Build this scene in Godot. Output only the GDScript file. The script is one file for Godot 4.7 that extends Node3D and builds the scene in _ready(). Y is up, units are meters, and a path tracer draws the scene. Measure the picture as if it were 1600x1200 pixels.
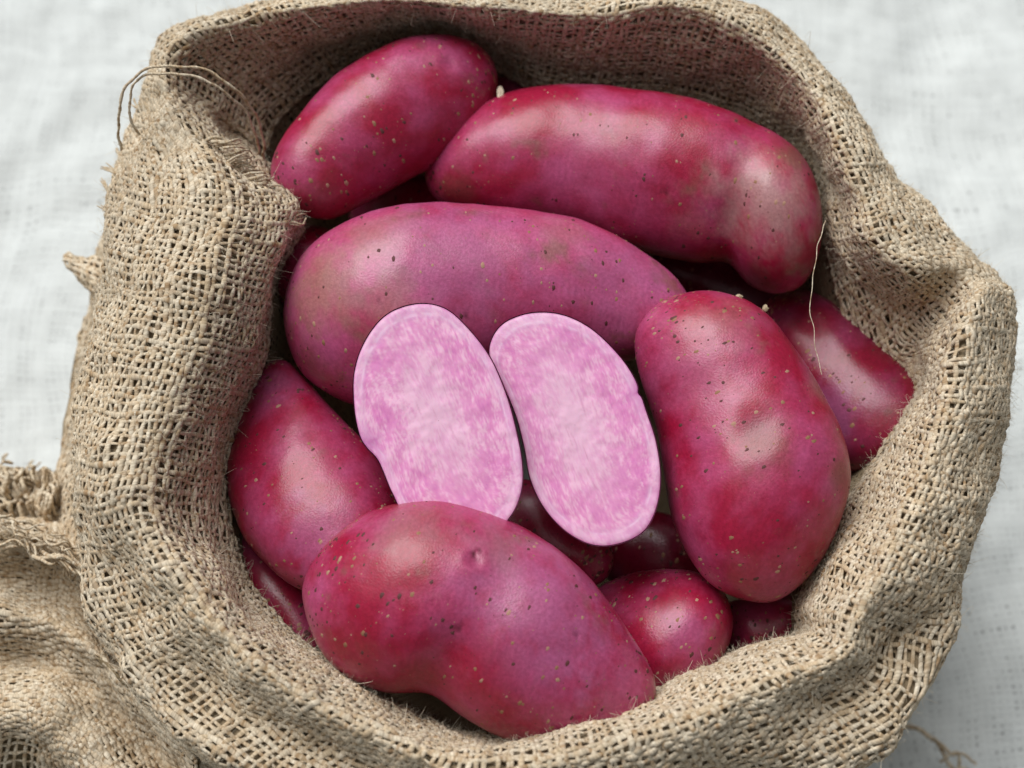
extends Node3D
# A burlap sack of red potatoes on a pale linen cloth, seen from above. Metres, y up.

const PI2 := TAU
const MID := 0.20            # height of the layer of potatoes in the mouth of the sack
const DIST := 0.55           # camera to that layer
const LEAN := 22.0           # degrees between the view and the plumb line
const HALF := 0.2456         # tangent of half the vertical field of view

var eye: Vector3
var fwd: Vector3
var upv: Vector3
var rng := RandomNumberGenerator.new()
var big := FastNoiseLite.new()
var fine := FastNoiseLite.new()
var used := {}
var m_yarn: StandardMaterial3D
var m_back: StandardMaterial3D
var m_skin: StandardMaterial3D
var m_spot: StandardMaterial3D
var m_flesh: StandardMaterial3D
var m_linen: StandardMaterial3D
var m_hair: StandardMaterial3D

# ------------------------------------------------------------------ set-up

func _ready() -> void:
	rng.seed = 20
	setup_view()
	setup_noise()
	setup_materials()
	linen()
	sack()
	potatoes()
	bits()

func setup_view() -> void:
	var a := deg_to_rad(LEAN)
	fwd = Vector3(0, -cos(a), -sin(a))
	upv = Vector3(0, sin(a), -cos(a))
	eye = Vector3(0, MID, 0) - fwd * DIST
	var cam := Camera3D.new()
	cam.name = "camera"
	var lens := CameraAttributesPhysical.new()
	lens.frustum_focal_length = 12.0 / HALF
	lens.frustum_focus_distance = DIST - 0.018
	lens.frustum_near = 0.05
	lens.frustum_far = 60.0
	lens.exposure_aperture = 7.5
	cam.attributes = lens
	add_child(cam)
	cam.look_at_from_position(eye, eye + fwd, Vector3(0, 1, 0))
	cam.current = true
	var sky_look := ProceduralSkyMaterial.new()
	sky_look.sky_top_color = Color(0.94, 0.965, 0.985)
	sky_look.sky_horizon_color = Color(0.62, 0.65, 0.68)
	sky_look.sky_curve = 0.35
	sky_look.ground_bottom_color = Color(0.3, 0.3, 0.29)
	sky_look.ground_horizon_color = Color(0.45, 0.46, 0.46)
	sky_look.sky_energy_multiplier = 0.34
	var sky := Sky.new()
	sky.sky_material = sky_look
	var env := Environment.new()
	env.background_mode = Environment.BG_SKY
	env.sky = sky
	env.tonemap_mode = Environment.TONE_MAPPER_LINEAR
	env.tonemap_exposure = 1.92
	env.sdfgi_enabled = true
	env.ssao_enabled = true
	env.ssil_enabled = true
	var we := WorldEnvironment.new()
	we.name = "daylight"
	we.environment = env
	add_child(we)
	var sun := DirectionalLight3D.new()
	sun.name = "veiled_sun"
	sun.light_energy = 0.5
	sun.light_color = Color(0.99, 0.99, 0.985)
	sun.light_angular_distance = 45.0
	sun.shadow_enabled = true
	add_child(sun)
	sun.look_at_from_position(Vector3(-0.42, 1.0, -0.62), Vector3.ZERO, Vector3(0, 1, 0.01))

func setup_noise() -> void:
	big.noise_type = FastNoiseLite.TYPE_SIMPLEX_SMOOTH
	big.frequency = 1.0
	big.fractal_octaves = 3
	big.seed = 7
	fine.noise_type = FastNoiseLite.TYPE_SIMPLEX_SMOOTH
	fine.frequency = 1.0
	fine.fractal_type = FastNoiseLite.FRACTAL_NONE
	fine.seed = 31

func noise_texture(freq: float, octaves: int, as_normal: bool, bump: float, lo: Color, hi: Color, sd: int, kind := FastNoiseLite.TYPE_SIMPLEX_SMOOTH) -> NoiseTexture2D:
	var n := FastNoiseLite.new()
	n.noise_type = kind
	n.frequency = freq
	n.fractal_octaves = octaves
	n.seed = sd
	var t := NoiseTexture2D.new()
	t.width = 512
	t.height = 512
	t.seamless = true
	t.noise = n
	if as_normal:
		t.as_normal_map = true
		t.bump_strength = bump
	else:
		var g := Gradient.new()
		g.set_color(0, lo)
		g.set_color(1, hi)
		t.color_ramp = g
	return t

# A woven cloth: threads of uneven width and spacing. Returns [colour, relief].
func weave_pictures(side: int, threads: int, seed_at: int, gap_dark: float, gap: float) -> Array:
	var r := RandomNumberGenerator.new()
	r.seed = seed_at
	var cols := []
	for axis in 2:
		var at := PackedFloat32Array()
		at.resize(side)
		var idx := PackedInt32Array()
		idx.resize(side)
		var step := float(side) / threads
		for k in threads:
			var w := step * (1.0 - gap * pow(r.randf(), 1.6) * 2.2)
			var c := (k + 0.5) * step + r.randf_range(-0.12, 0.12) * step
			for x in range(int(k * step), mini(side, int((k + 1) * step) + 1)):
				var q: float = absf(x + 0.5 - c) / (w * 0.5)
				at[x] = sqrt(maxf(0.0, 1.0 - q * q))
				idx[x] = k
		cols.append([at, idx])
	var tone := []
	for axis in 2:
		var tt := PackedFloat32Array()
		for k in threads:
			tt.append(r.randf_range(0.965, 1.0))
		tone.append(tt)
	var color := PackedByteArray()
	color.resize(side * side)
	var relief := PackedByteArray()
	relief.resize(side * side)
	var cx: PackedFloat32Array = cols[0][0]
	var cy: PackedFloat32Array = cols[1][0]
	var ix: PackedInt32Array = cols[0][1]
	var iy: PackedInt32Array = cols[1][1]
	var tx: PackedFloat32Array = tone[0]
	var ty: PackedFloat32Array = tone[1]
	var soft := FastNoiseLite.new()
	soft.frequency = 0.012
	soft.seed = seed_at
	var blot := soft.get_seamless_image(side, side).get_data()
	var per := blot.size() / (side * side)
	for y in side:
		for x in side:
			var over := (ix[x] + iy[y]) % 2 == 0
			var a := cx[x]
			var b := cy[y]
			var h := maxf(a * (1.0 if over else 0.62), b * (0.62 if over else 1.0))
			var t := (tx[ix[x]] if (a > b) == over or b < 0.05 else ty[iy[y]])
			var cover := clampf(maxf(a, b) * 3.0, 0.0, 1.0)
			var n := blot[(y * side + x) * per] / 255.0
			var v := lerpf(lerpf(gap_dark, 0.93, smoothstep(0.36, 0.62, n)), t, cover) * (0.93 + 0.07 * n)
			color[y * side + x] = int(clampf(v, 0.0, 1.0) * 255.0)
			relief[y * side + x] = int(h * 220.0)
	var ci := Image.create_from_data(side, side, false, Image.FORMAT_L8, color)
	ci.convert(Image.FORMAT_RGB8)
	var hi := Image.create_from_data(side, side, false, Image.FORMAT_L8, relief)
	hi.convert(Image.FORMAT_RGBA8)
	hi.bump_map_to_normal_map(2.0)
	return [ImageTexture.create_from_image(ci), ImageTexture.create_from_image(hi)]

func matte(rough: float, vertex := true) -> StandardMaterial3D:
	var m := StandardMaterial3D.new()
	m.roughness = rough
	m.vertex_color_use_as_albedo = vertex
	m.metallic_specular = 0.5
	return m

func setup_materials() -> void:
	m_yarn = matte(0.92)
	m_yarn.metallic_specular = 0.2
	m_yarn.albedo_texture = noise_texture(0.02, 3, false, 0, Color(0.72, 0.7, 0.67), Color(1, 1, 1), 5)
	m_yarn.uv1_scale = Vector3(1.0, 1.0, 1.0)
	m_yarn.normal_enabled = true
	m_yarn.normal_texture = noise_texture(0.02, 3, true, 6.0, Color.BLACK, Color.WHITE, 5)
	m_yarn.normal_scale = 0.8
	m_hair = matte(0.7)
	m_hair.metallic_specular = 0.3
	var w := weave_pictures(512, 24, 4, 0.32, 0.25)
	m_back = matte(0.95)
	m_back.metallic_specular = 0.1
	m_back.albedo_texture = w[0]
	m_back.normal_enabled = true
	m_back.normal_texture = w[1]
	m_skin = matte(0.345)
	m_skin.metallic_specular = 0.5
	m_skin.albedo_texture = noise_texture(0.03, 4, false, 0, Color(0.80, 0.76, 0.78), Color(1, 1, 1), 12)
	m_skin.roughness_texture = noise_texture(0.012, 3, false, 0, Color(0.8, 0.8, 0.8), Color(1, 1, 1), 13)
	m_skin.normal_enabled = true
	m_skin.normal_texture = noise_texture(0.05, 4, true, 2.0, Color.BLACK, Color.WHITE, 14)
	m_skin.normal_scale = 0.5
	m_skin.uv1_triplanar = true
	m_skin.uv1_scale = Vector3(38, 38, 38)
	m_spot = matte(0.7)
	m_flesh = matte(0.5)
	m_flesh.metallic_specular = 0.45
	m_flesh.normal_enabled = true
	m_flesh.normal_texture = noise_texture(0.06, 4, true, 2.0, Color.BLACK, Color.WHITE, 18)
	m_flesh.normal_scale = 0.25
	m_flesh.uv1_triplanar = true
	m_flesh.uv1_scale = Vector3(45, 45, 45)
	m_flesh.subsurf_scatter_enabled = true
	m_flesh.subsurf_scatter_strength = 0.06
	var l := weave_pictures(1024, 60, 9, 0.74, 0.22)
	m_linen = matte(0.9, false)
	m_linen.metallic_specular = 0.2
	m_linen.albedo_color = Color(0.855, 0.87, 0.865)
	m_linen.albedo_texture = l[0]
	m_linen.normal_enabled = true
	m_linen.normal_texture = l[1]
	m_linen.normal_scale = 0.6

# ------------------------------------------------------------------ helpers

func ray(px: float, py: float) -> Vector3:
	return fwd + Vector3(1, 0, 0) * ((px - 800.0) / 600.0 * HALF) + upv * ((600.0 - py) / 600.0 * HALF)

# the point at height MID + h (millimetres) on the line of sight
func at_h(px: float, py: float, h: float) -> Vector3:
	var d := ray(px, py)
	return eye + d * ((MID + h * 0.001 - eye.y) / d.y)

func at_d(px: float, py: float, depth: float) -> Vector3:
	return eye + ray(px, py) * depth

func depth_of(p: Vector3) -> float:
	return (p - eye).dot(fwd)

func numbered(called: String) -> String:
	var n: int = used.get(called, 0)
	used[called] = n + 1
	return called if n == 0 else "%s_%03d" % [called, n]

func thing(called: String, label: String, category: String, group := "") -> Node3D:
	var o := Node3D.new()
	o.name = numbered(called)
	add_child(o)
	o.set_meta("label", label)
	o.set_meta("category", category)
	if group:
		o.set_meta("group", group)
	return o

func part(parent: Node3D, called: String, mesh: Mesh, m: Material, kind := "") -> MeshInstance3D:
	var o := MeshInstance3D.new()
	o.name = called
	o.mesh = mesh
	o.material_override = m
	parent.add_child(o, true)
	if kind:
		o.set_meta("kind", kind)
	return o

# collects tubes and sheets
class Heap:
	var v := PackedVector3Array()
	var n := PackedVector3Array()
	var c := PackedColorArray()
	var uv := PackedVector2Array()
	var i := PackedInt32Array()

	func mesh() -> ArrayMesh:
		var a := []
		a.resize(Mesh.ARRAY_MAX)
		a[Mesh.ARRAY_VERTEX] = v
		a[Mesh.ARRAY_NORMAL] = n
		a[Mesh.ARRAY_COLOR] = c
		a[Mesh.ARRAY_TEX_UV] = uv
		a[Mesh.ARRAY_INDEX] = i
		var am := ArrayMesh.new()
		am.add_surface_from_arrays(Mesh.PRIMITIVE_TRIANGLES, a)
		return am

	# a flattened tube: up[] is the direction of its thin side
	func tube(p: PackedVector3Array, up: PackedVector3Array, wide: PackedFloat32Array, thin: PackedFloat32Array, col: PackedColorArray, sides: int, along: float) -> void:
		var count := p.size()
		if count < 2:
			return
		var first := v.size()
		var cs := PackedFloat32Array()
		var sn := PackedFloat32Array()
		for s in sides:
			cs.append(cos(TAU * s / sides))
			sn.append(sin(TAU * s / sides))
		for k in count:
			var t := (p[mini(k + 1, count - 1)] - p[maxi(k - 1, 0)]).normalized()
			var b := t.cross(up[k]).normalized()
			var u := b.cross(t)
			var w := wide[k]
			var h := thin[k]
			for s in sides:
				v.append(p[k] + b * (cs[s] * w) + u * (sn[s] * h))
				n.append((b * (cs[s] * h) + u * (sn[s] * w)).normalized())
				c.append(col[k])
				uv.append(Vector2(float(s) / sides * 0.12 + k * 0.11, along + k * 0.045))
		for k in count - 1:
			for s in sides:
				var s2 := (s + 1) % sides
				var q := first + k * sides
				i.append_array([q + s, q + s2, q + sides + s, q + s2, q + sides + s2, q + sides + s])

	# a grid of points, rows x cols, with normals from the neighbours
	func sheet(p: PackedVector3Array, rows: int, cols: int, closed: bool, col: PackedColorArray, tex: PackedVector2Array, flip := false) -> void:
		var first := v.size()
		for r in rows:
			for q in cols:
				var qa := (q - 1 + cols) % cols if closed else maxi(q - 1, 0)
				var qb := (q + 1) % cols if closed else mini(q + 1, cols - 1)
				var du := p[r * cols + qb] - p[r * cols + qa]
				var dv := p[mini(r + 1, rows - 1) * cols + q] - p[maxi(r - 1, 0) * cols + q]
				var m := du.cross(dv)
				if m.length_squared() < 1e-20:
					m = Vector3.UP
				v.append(p[r * cols + q])
				n.append((-m if flip else m).normalized())
				c.append(col[r * cols + q])
				uv.append(tex[r * cols + q])
		var wrap := cols if closed else cols - 1
		for r in rows - 1:
			for q in wrap:
				var a := first + r * cols + q
				var b := first + r * cols + (q + 1) % cols
				if flip:
					i.append_array([a, b, a + cols, b, b + cols, a + cols])
				else:
					i.append_array([a, a + cols, b, b, a + cols, b + cols])

func cr(a: Vector3, b: Vector3, c: Vector3, d: Vector3, t: float) -> Vector3:
	return 0.5 * ((2.0 * b) + (c - a) * t + (2.0 * a - 5.0 * b + 4.0 * c - d) * t * t + (3.0 * b - a - 3.0 * c + d) * t * t * t)

# ------------------------------------------------------------------ the cloth underneath

func linen() -> void:
	var heap := Heap.new()
	var n := 240
	var p := PackedVector3Array()
	var c := PackedColorArray()
	var uv := PackedVector2Array()
	for r in n:
		for q in n:
			var x := (float(q) / (n - 1) - 0.5) * 1.8
			var z := (float(r) / (n - 1) - 0.5) * 1.8
			var y := big.get_noise_3d(x * 3.0, 4.0, z * 3.0) * 0.012 + big.get_noise_3d(x * 11.0, 9.0, z * 11.0) * 0.005 + big.get_noise_3d(x * 32.0, 5.0, z * 32.0) * 0.0022
			p.append(Vector3(x, y, z))
			c.append(Color.WHITE)
			uv.append(Vector2(x + 0.02 * big.get_noise_3d(x * 6.0, 1.0, z * 4.0), z + 0.02 * big.get_noise_3d(x * 6.0, 2.0, z * 4.0)) * 4.6)
	heap.sheet(p, n, n, false, c, uv, true)
	var o := MeshInstance3D.new()
	o.name = numbered("linen_cloth")
	o.mesh = heap.mesh()
	o.material_override = m_linen
	add_child(o)
	o.set_meta("label", "pale grey-white loosely woven linen cloth spread under the burlap sack")
	o.set_meta("category", "cloth")

# ------------------------------------------------------------------ the sack

# Round the mouth of the sack, clockwise: where the cloth meets the potatoes, the inner wall, the crest of the rolled rim,
# its shoulder and its outer edge; each as picture column, picture row and height in millimetres over the potatoes' middle.
const MOUTH := [
	[420, 245, -25, 340, 170, 0, 262, 108, 25, 250, 100, 18, 240, 105, 0],
	[440, 195, -25, 370, 120, 0, 300, 60, 27, 285, 50, 20, 275, 52, 0],
	[530, 115, -28, 480, 70, 0, 430, 25, 27, 415, 12, 20, 405, 8, 0],
	[650, 66, -28, 630, 35, 0, 600, 2, 25, 590, -12, 18, 585, -18, 0],
	[770, 90, -28, 770, 55, -5, 770, 22, 20, 770, 0, 22, 770, -15, 0],
	[880, 140, -28, 890, 80, -3, 900, 30, 22, 905, 5, 20, 910, -12, 0],
	[1020, 150, -28, 1040, 85, 0, 1060, 15, 25, 1070, -5, 20, 1075, -15, 0],
	[1150, 175, -28, 1170, 115, -2, 1185, 65, 23, 1200, 45, 18, 1210, 42, 0],
	[1235, 230, -28, 1250, 190, -3, 1275, 160, 24, 1310, 150, 18, 1325, 165, -5],
	[1278, 300, -25, 1300, 290, 0, 1335, 280, 25, 1385, 275, 18, 1410, 285, -8],
	[1290, 390, -25, 1320, 385, 0, 1370, 375, 26, 1440, 355, 18, 1480, 360, -8],
	[1330, 475, -25, 1370, 450, -5, 1430, 430, 22, 1490, 400, 20, 1535, 415, -5],
	[1395, 550, -25, 1425, 510, -10, 1475, 468, 8, 1520, 435, 15, 1560, 440, -5],
	[1432, 590, -20, 1450, 560, 0, 1495, 500, 26, 1545, 460, 25, 1580, 480, 0],
	[1425, 625, -18, 1445, 610, 0, 1490, 580, 28, 1550, 570, 20, 1585, 570, -5],
	[1395, 680, -18, 1415, 680, 2, 1465, 680, 28, 1530, 685, 18, 1565, 690, -5],
	[1345, 765, -18, 1370, 770, 2, 1425, 780, 28, 1495, 800, 18, 1535, 805, -5],
	[1290, 855, -18, 1315, 860, 2, 1375, 880, 28, 1455, 905, 18, 1505, 910, -8],
	[1255, 945, -18, 1285, 950, 10, 1345, 965, 27, 1405, 985, 6, 1480, 1000, 0],
	[1250, 990, -15, 1275, 1000, 14, 1320, 1020, 26, 1360, 1055, 9, 1430, 1105, 4],
	[1160, 1022, -15, 1182, 1037, 14, 1215, 1065, 26, 1262, 1115, 10, 1330, 1195, 4],
	[1030, 1078, -12, 1042, 1097, 16, 1060, 1130, 27, 1080, 1180, 19, 1110, 1240, -10],
	[880, 1140, -10, 885, 1157, 16, 890, 1185, 26, 895, 1220, 19, 900, 1260, -10],
	[740, 1152, -10, 735, 1172, 16, 725, 1200, 26, 715, 1230, 15, 700, 1270, -10],
	[640, 1112, -15, 618, 1127, 14, 590, 1150, 25, 548, 1185, 10, 490, 1240, 6],
	[530, 1050, -15, 497, 1066, 14, 455, 1080, 25, 402, 1113, 6, 320, 1170, 5],
	[445, 985, -15, 408, 995, 14, 355, 1000, 25, 297, 1033, 6, 215, 1080, -2],
	[385, 920, -18, 340, 915, 14, 280, 905, 25, 222, 938, 9, 150, 965, -8],
	[353, 850, -18, 310, 835, 3, 230, 810, 25, 170, 830, 15, 125, 830, -10],
	[350, 760, -18, 315, 755, 5, 230, 745, 28, 150, 755, 20, 112, 750, -8],
	[372, 650, -15, 340, 645, 12, 260, 630, 32, 170, 625, 22, 128, 620, -5],
	[412, 545, -12, 385, 535, 15, 300, 515, 34, 195, 500, 24, 150, 495, -5],
	[432, 430, -10, 410, 425, 18, 320, 405, 35, 210, 390, 24, 160, 385, -5],
	[470, 340, -4, 442, 328, 17, 345, 312, 33, 225, 295, 24, 172, 290, -5],
	[432, 282, -10, 395, 264, 12, 322, 240, 30, 240, 225, 22, 190, 238, -5],
	[395, 230, -22, 350, 205, -3, 280, 170, 24, 240, 155, 18, 225, 160, 0],
]

# a surface on a grid, u by v, that yarns are laid on; positions in metres, one step is one unit of du or dv
class Ground:
	var p := PackedVector3Array()
	var n := PackedVector3Array()
	var nu := 0
	var nv := 0
	var closed := false

	func normals() -> void:
		n.resize(p.size())
		for a in nu:
			var a0 := (a - 1 + nu) % nu if closed else maxi(a - 1, 0)
			var a1 := (a + 1) % nu if closed else mini(a + 1, nu - 1)
			for b in nv:
				var du := p[a1 * nv + b] - p[a0 * nv + b]
				var dv := p[a * nv + mini(b + 1, nv - 1)] - p[a * nv + maxi(b - 1, 0)]
				n[a * nv + b] = du.cross(dv).normalized()

	func put(list: PackedVector3Array, u: float, v: float) -> Vector3:
		if closed:
			u = fposmod(u, float(nu))
		else:
			u = clampf(u, 0.0, nu - 1.001)
		v = clampf(v, 0.0, nv - 1.001)
		var a := int(u)
		var b := int(v)
		var fu := u - a
		var fv := v - b
		var a2 := (a + 1) % nu
		var top := list[a * nv + b].lerp(list[a2 * nv + b], fu)
		return top.lerp(list[a * nv + b + 1].lerp(list[a2 * nv + b + 1], fu), fv)

func sack() -> void:
	var o := thing("burlap_sack", "open tan burlap sack with rolled rim holding the red potatoes", "sack")
	var stations := MOUTH.size()
	var centre := at_h(840, 600, -30)
	var rings := []
	for s in stations:
		var d: Array = MOUTH[s]
		var q := PackedVector3Array()
		var inner := at_h(d[0], d[1], d[2])
		var hub := Vector3(centre.x, 0, centre.z)
		var deep := inner.lerp(centre, 0.12)
		deep.y = MID - 0.075
		var floor_in := inner.lerp(centre, 0.3)
		floor_in.y = 0.045
		var floor_mid := inner.lerp(centre, 0.97)
		floor_mid.y = 0.03
		q.append(floor_mid)
		q.append(floor_in)
		q.append(deep)
		q.append(inner)
		for k in range(1, 5):
			q.append(at_h(d[k * 3], d[k * 3 + 1], d[k * 3 + 2]))
		var edge := q[q.size() - 1]
		var out := edge - hub
		out.y = 0.0
		var left := clampf((-out.x - 0.06) / 0.06, 0.0, 1.0) * clampf((0.10 - out.z) / 0.05, 0.0, 1.0) * clampf((out.z + 0.12) / 0.06, 0.0, 1.0)
		var tuck := edge - out.normalized() * 0.006 * left
		tuck.y = edge.y - 0.022 - 0.012 * left
		q.append(tuck)
		var bulge := edge + out.normalized() * (0.002 + 0.030 * left)
		bulge.y = MID - 0.06 - 0.03 * left
		q.append(bulge)
		var low := hub + out * 1.02
		low.y = 0.07
		q.append(low)
		var foot := hub + out * 0.9
		foot.y = 0.012
		q.append(foot)
		rings.append(q)
	var crest := 5
	var nk: int = rings[0].size()
	# evenly spaced columns along the crest
	var dense := PackedVector3Array()
	var where := PackedFloat32Array()
	var far := PackedFloat32Array()
	var run := 0.0
	for k in stations * 24 + 1:
		var f := k / 24.0
		var s := int(f)
		var p := cr(rings[(s - 1 + stations) % stations][crest], rings[s % stations][crest], rings[(s + 1) % stations][crest], rings[(s + 2) % stations][crest], f - s)
		if k:
			run += p.distance_to(dense[k - 1])
		dense.append(p)
		where.append(f)
		far.append(run)
	var g := Ground.new()
	g.closed = true
	g.nu = int(run / 0.002)
	var inside := 240
	var outside := 300
	g.nv = inside + outside + 1
	g.p.resize(g.nu * g.nv)
	var at := 0
	for a in g.nu:
		var want := run * a / g.nu
		while far[at + 1] < want:
			at += 1
		var f: float = lerpf(where[at], where[at + 1], (want - far[at]) / maxf(1e-6, far[at + 1] - far[at]))
		var s := int(f)
		var t := f - s
		var ctl := PackedVector3Array()
		for k in nk:
			ctl.append(cr(rings[(s - 1 + stations) % stations][k], rings[s % stations][k], rings[(s + 1) % stations][k], rings[(s + 2) % stations][k], t))
		var line := PackedVector3Array()
		var length := PackedFloat32Array()
		var l := 0.0
		var l_crest := 0.0
		for k in (nk - 1) * 10 + 1:
			var ff := k / 10.0
			var w := mini(int(ff), nk - 2)
			var p := cr(ctl[maxi(w - 1, 0)], ctl[w], ctl[w + 1], ctl[mini(w + 2, nk - 1)], ff - w)
			if k:
				l += p.distance_to(line[k - 1])
			line.append(p)
			length.append(l)
			if k == crest * 10:
				l_crest = l
		var j := 0
		for b in g.nv:
			var goal := clampf(l_crest + (b - inside) * 0.001, 0.0, l - 1e-5)
			while length[j + 1] < goal:
				j += 1
			g.p[a * g.nv + b] = line[j].lerp(line[j + 1], (goal - length[j]) / maxf(1e-7, length[j + 1] - length[j]))
	g.normals()
	# creases of the cloth
	for a in g.nu:
		for b in g.nv:
			var p := g.p[a * g.nv + b]
			var soft := clampf((b - inside + 70.0) / 30.0, 0.0, 1.0)
			var h := big.get_noise_3dv(p * 26.0) * 0.0035 + big.get_noise_3dv(p * 75.0) * 0.0012
			g.p[a * g.nv + b] = p + g.n[a * g.nv + b] * (h * soft)
	g.normals()
	# inner layer of the doubled cloth: opaque dark sheet added so gaps look shaded
	var back := Heap.new()
	var bp := PackedVector3Array()
	var bc := PackedColorArray()
	var bu := PackedVector2Array()
	var bcols := g.nu / 2
	for b in range(0, g.nv, 3):
		for q in bcols:
			var k := q * 2 * g.nv + b
			bp.append(g.p[k] - g.n[k] * (0.0017 if b < inside + 110 else 0.0004))
			bc.append(Color(0.34, 0.26, 0.165))
			bu.append(Vector2(q * 0.004 / 0.07, b * 0.001 / 0.07))
	back.sheet(bp, bp.size() / bcols, bcols, true, bc, bu)
	part(o, "added_backing", back.mesh(), m_back)
	var cover := weave_on(o, g, inside, 58, 160, 2.4, 2.75)
	lower_fold(o)
	loose_strands(o)
	fuzz(o, g, inside, cover)

# Yarns over and under each other on the surface g. `reach_in` and `reach_out` millimetres either side of row `mid`.
func weave_on(o: Node3D, g: Ground, mid: int, reach_in: float, reach_out: float, row_gap: float, column_gap: float) -> Array:
	var u_mm := 2.0
	var cross := Heap.new()
	var length := Heap.new()
	var wide_all := g.nu * u_mm if g.closed else (g.nu - 1) * u_mm
	var columns := int(wide_all / column_gap)
	if columns % 2:
		columns += 1
	var cstep := wide_all / columns
	var rows := int((reach_in + reach_out) / row_gap)
	var row_at := PackedFloat32Array()
	for k in rows:
		row_at.append(-reach_in + (k + 0.5) * row_gap + rng.randf_range(-0.3, 0.3) * row_gap * 0.8)
	var column_at := PackedFloat32Array()
	for k in columns:
		column_at.append((k + 0.5) * cstep + rng.randf_range(-0.3, 0.3) * cstep * 0.75)
	var sub := 3
	for k in rows:
		var p := PackedVector3Array()
		var up := PackedVector3Array()
		var wide := PackedFloat32Array()
		var thin := PackedFloat32Array()
		var col := PackedColorArray()
		var thick := rng.randf_range(0.8, 1.25)
		var tone := rng.randf()
		for j in (columns * sub + (1 if g.closed else 0)):
			var f := float(j) / sub
			var c0 := int(f) % columns
			var c1 := (c0 + 1) % columns
			var ua := column_at[c0]
			var ub := column_at[c1] + (wide_all if c1 == 0 else 0.0)
			if not g.closed and c1 == 0:
				continue
			var u := lerpf(ua, ub, f - int(f))
			var sway := fine.get_noise_2d(u * 0.045 + k * 0.11, k * 0.35) * 0.9
			var v := mid + row_at[k] + sway
			var q := g.put(g.p, u / u_mm, v)
			var m := g.put(g.n, u / u_mm, v)
			var over := cos(PI * f) * (1.0 if k % 2 else -1.0)
			p.append(q + m * (0.00033 * over))
			up.append(m)
			var slub := 1.0 + 0.38 * fine.get_noise_2d(u * 0.16, k * 7.7)
			wide.append(0.00087 * thick * slub)
			thin.append(0.00052 * thick * slub)
			col.append(yarn_color(tone, fine.get_noise_2d(u * 0.22 + 90.0, k * 5.3), fine.get_noise_2d(u * 0.5, k * 9.1 + 40.0)) * (1.0 + 0.16 * big.get_noise_3dv(q * 16.0)))
		cross.tube(p, up, wide, thin, col, 5, k * 0.37)
	for k in columns:
		var p := PackedVector3Array()
		var up := PackedVector3Array()
		var wide := PackedFloat32Array()
		var thin := PackedFloat32Array()
		var col := PackedColorArray()
		var thick := rng.randf_range(0.75, 1.25)
		var tone := rng.randf()
		for j in (rows - 1) * sub + 1:
			var f := float(j) / sub
			var r0 := mini(int(f), rows - 2)
			var v0 := lerpf(row_at[r0], row_at[r0 + 1], f - r0)
			var sway := fine.get_noise_2d(k * 0.3 + 50.0, v0 * 0.05) * 0.9
			var u := column_at[k] + sway
			var q := g.put(g.p, u / u_mm, mid + v0)
			var m := g.put(g.n, u / u_mm, mid + v0)
			var over := cos(PI * f) * (-1.0 if k % 2 else 1.0) * -1.0
			p.append(q + m * (0.00033 * over))
			up.append(m)
			var slub := 1.0 + 0.38 * fine.get_noise_2d(v0 * 0.16 + 300.0, k * 7.7)
			wide.append(0.00085 * thick * slub)
			thin.append(0.00052 * thick * slub)
			col.append(yarn_color(tone, fine.get_noise_2d(v0 * 0.22 - 90.0, k * 5.3), fine.get_noise_2d(v0 * 0.5, k * 9.1 + 140.0)) * (1.0 + 0.16 * big.get_noise_3dv(q * 16.0)))
		length.tube(p, up, wide, thin, col, 5, k * 0.29)
	part(o, "crosswise_yarns", cross.mesh(), m_yarn, "stuff")
	part(o, "lengthwise_yarns", length.mesh(), m_yarn, "stuff")
	return [reach_in, reach_out]

func yarn_color(tone: float, slow: float, quick: float) -> Color:
	var straw := Color(0.72, 0.575, 0.40)
	var pale := Color(0.87, 0.77, 0.615)
	var brown := Color(0.42, 0.26, 0.13)
	var c := straw.lerp(pale, clampf(tone * 0.7 + slow * 0.8 + 0.25, 0.0, 1.0))
	return c.lerp(brown, clampf(quick * 1.7 - 0.35, 0.0, 0.85))

func hair_mesh(bend: float, twist: float) -> ArrayMesh:
	var heap := Heap.new()
	var p := PackedVector3Array()
	var up := PackedVector3Array()
	var w := PackedFloat32Array()
	var c := PackedColorArray()
	for k in 7:
		var t := k / 6.0
		p.append(Vector3(sin(t * bend) * 0.5, t * cos(t * bend * 0.6), sin(t * twist) * 0.3))
		up.append(Vector3(0.3, 0.1, 1).normalized())
		w.append(0.0095 * (1.0 - 0.6 * t))
		c.append(Color(0.70, 0.62, 0.49))
	heap.tube(p, up, w, w, c, 3, 0)
	return heap.mesh()

func fuzz(o: Node3D, g: Ground, mid: int, cover: Array) -> void:
	for kind in 3:
		var mm := MultiMesh.new()
		mm.transform_format = MultiMesh.TRANSFORM_3D
		mm.mesh = hair_mesh([0.9, 1.7, 2.6][kind], [0.7, 2.4, 3.4][kind])
		var count := 15000
		mm.instance_count = count
		for k in count:
			var u := rng.randf() * g.nu
			var v := mid + rng.randf_range(-cover[0], 84.0)
			var p := g.put(g.p, u, v)
			var m := g.put(g.n, u, v)
			var y := (m * rng.randf_range(0.0, 0.75) + Vector3(rng.randfn(), rng.randfn(), rng.randfn()) * 0.6).normalized()
			var x := y.cross(Vector3(rng.randfn(), rng.randfn(), rng.randfn())).normalized()
			var l := rng.randf_range(0.0014, 0.0048)
			if rng.randf() < 0.06:
				l *= 2.0
			var z := x.cross(y)
			mm.set_instance_transform(k, Transform3D(Basis(x * l, y * l, z * l), p + m * 0.0005))
		var f := MultiMeshInstance3D.new()
		f.name = "fuzz"
		f.multimesh = mm
		f.material_override = m_hair
		o.add_child(f, true)
		f.set_meta("kind", "stuff")

# ------------------------------------------------------------------ the potatoes

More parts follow.
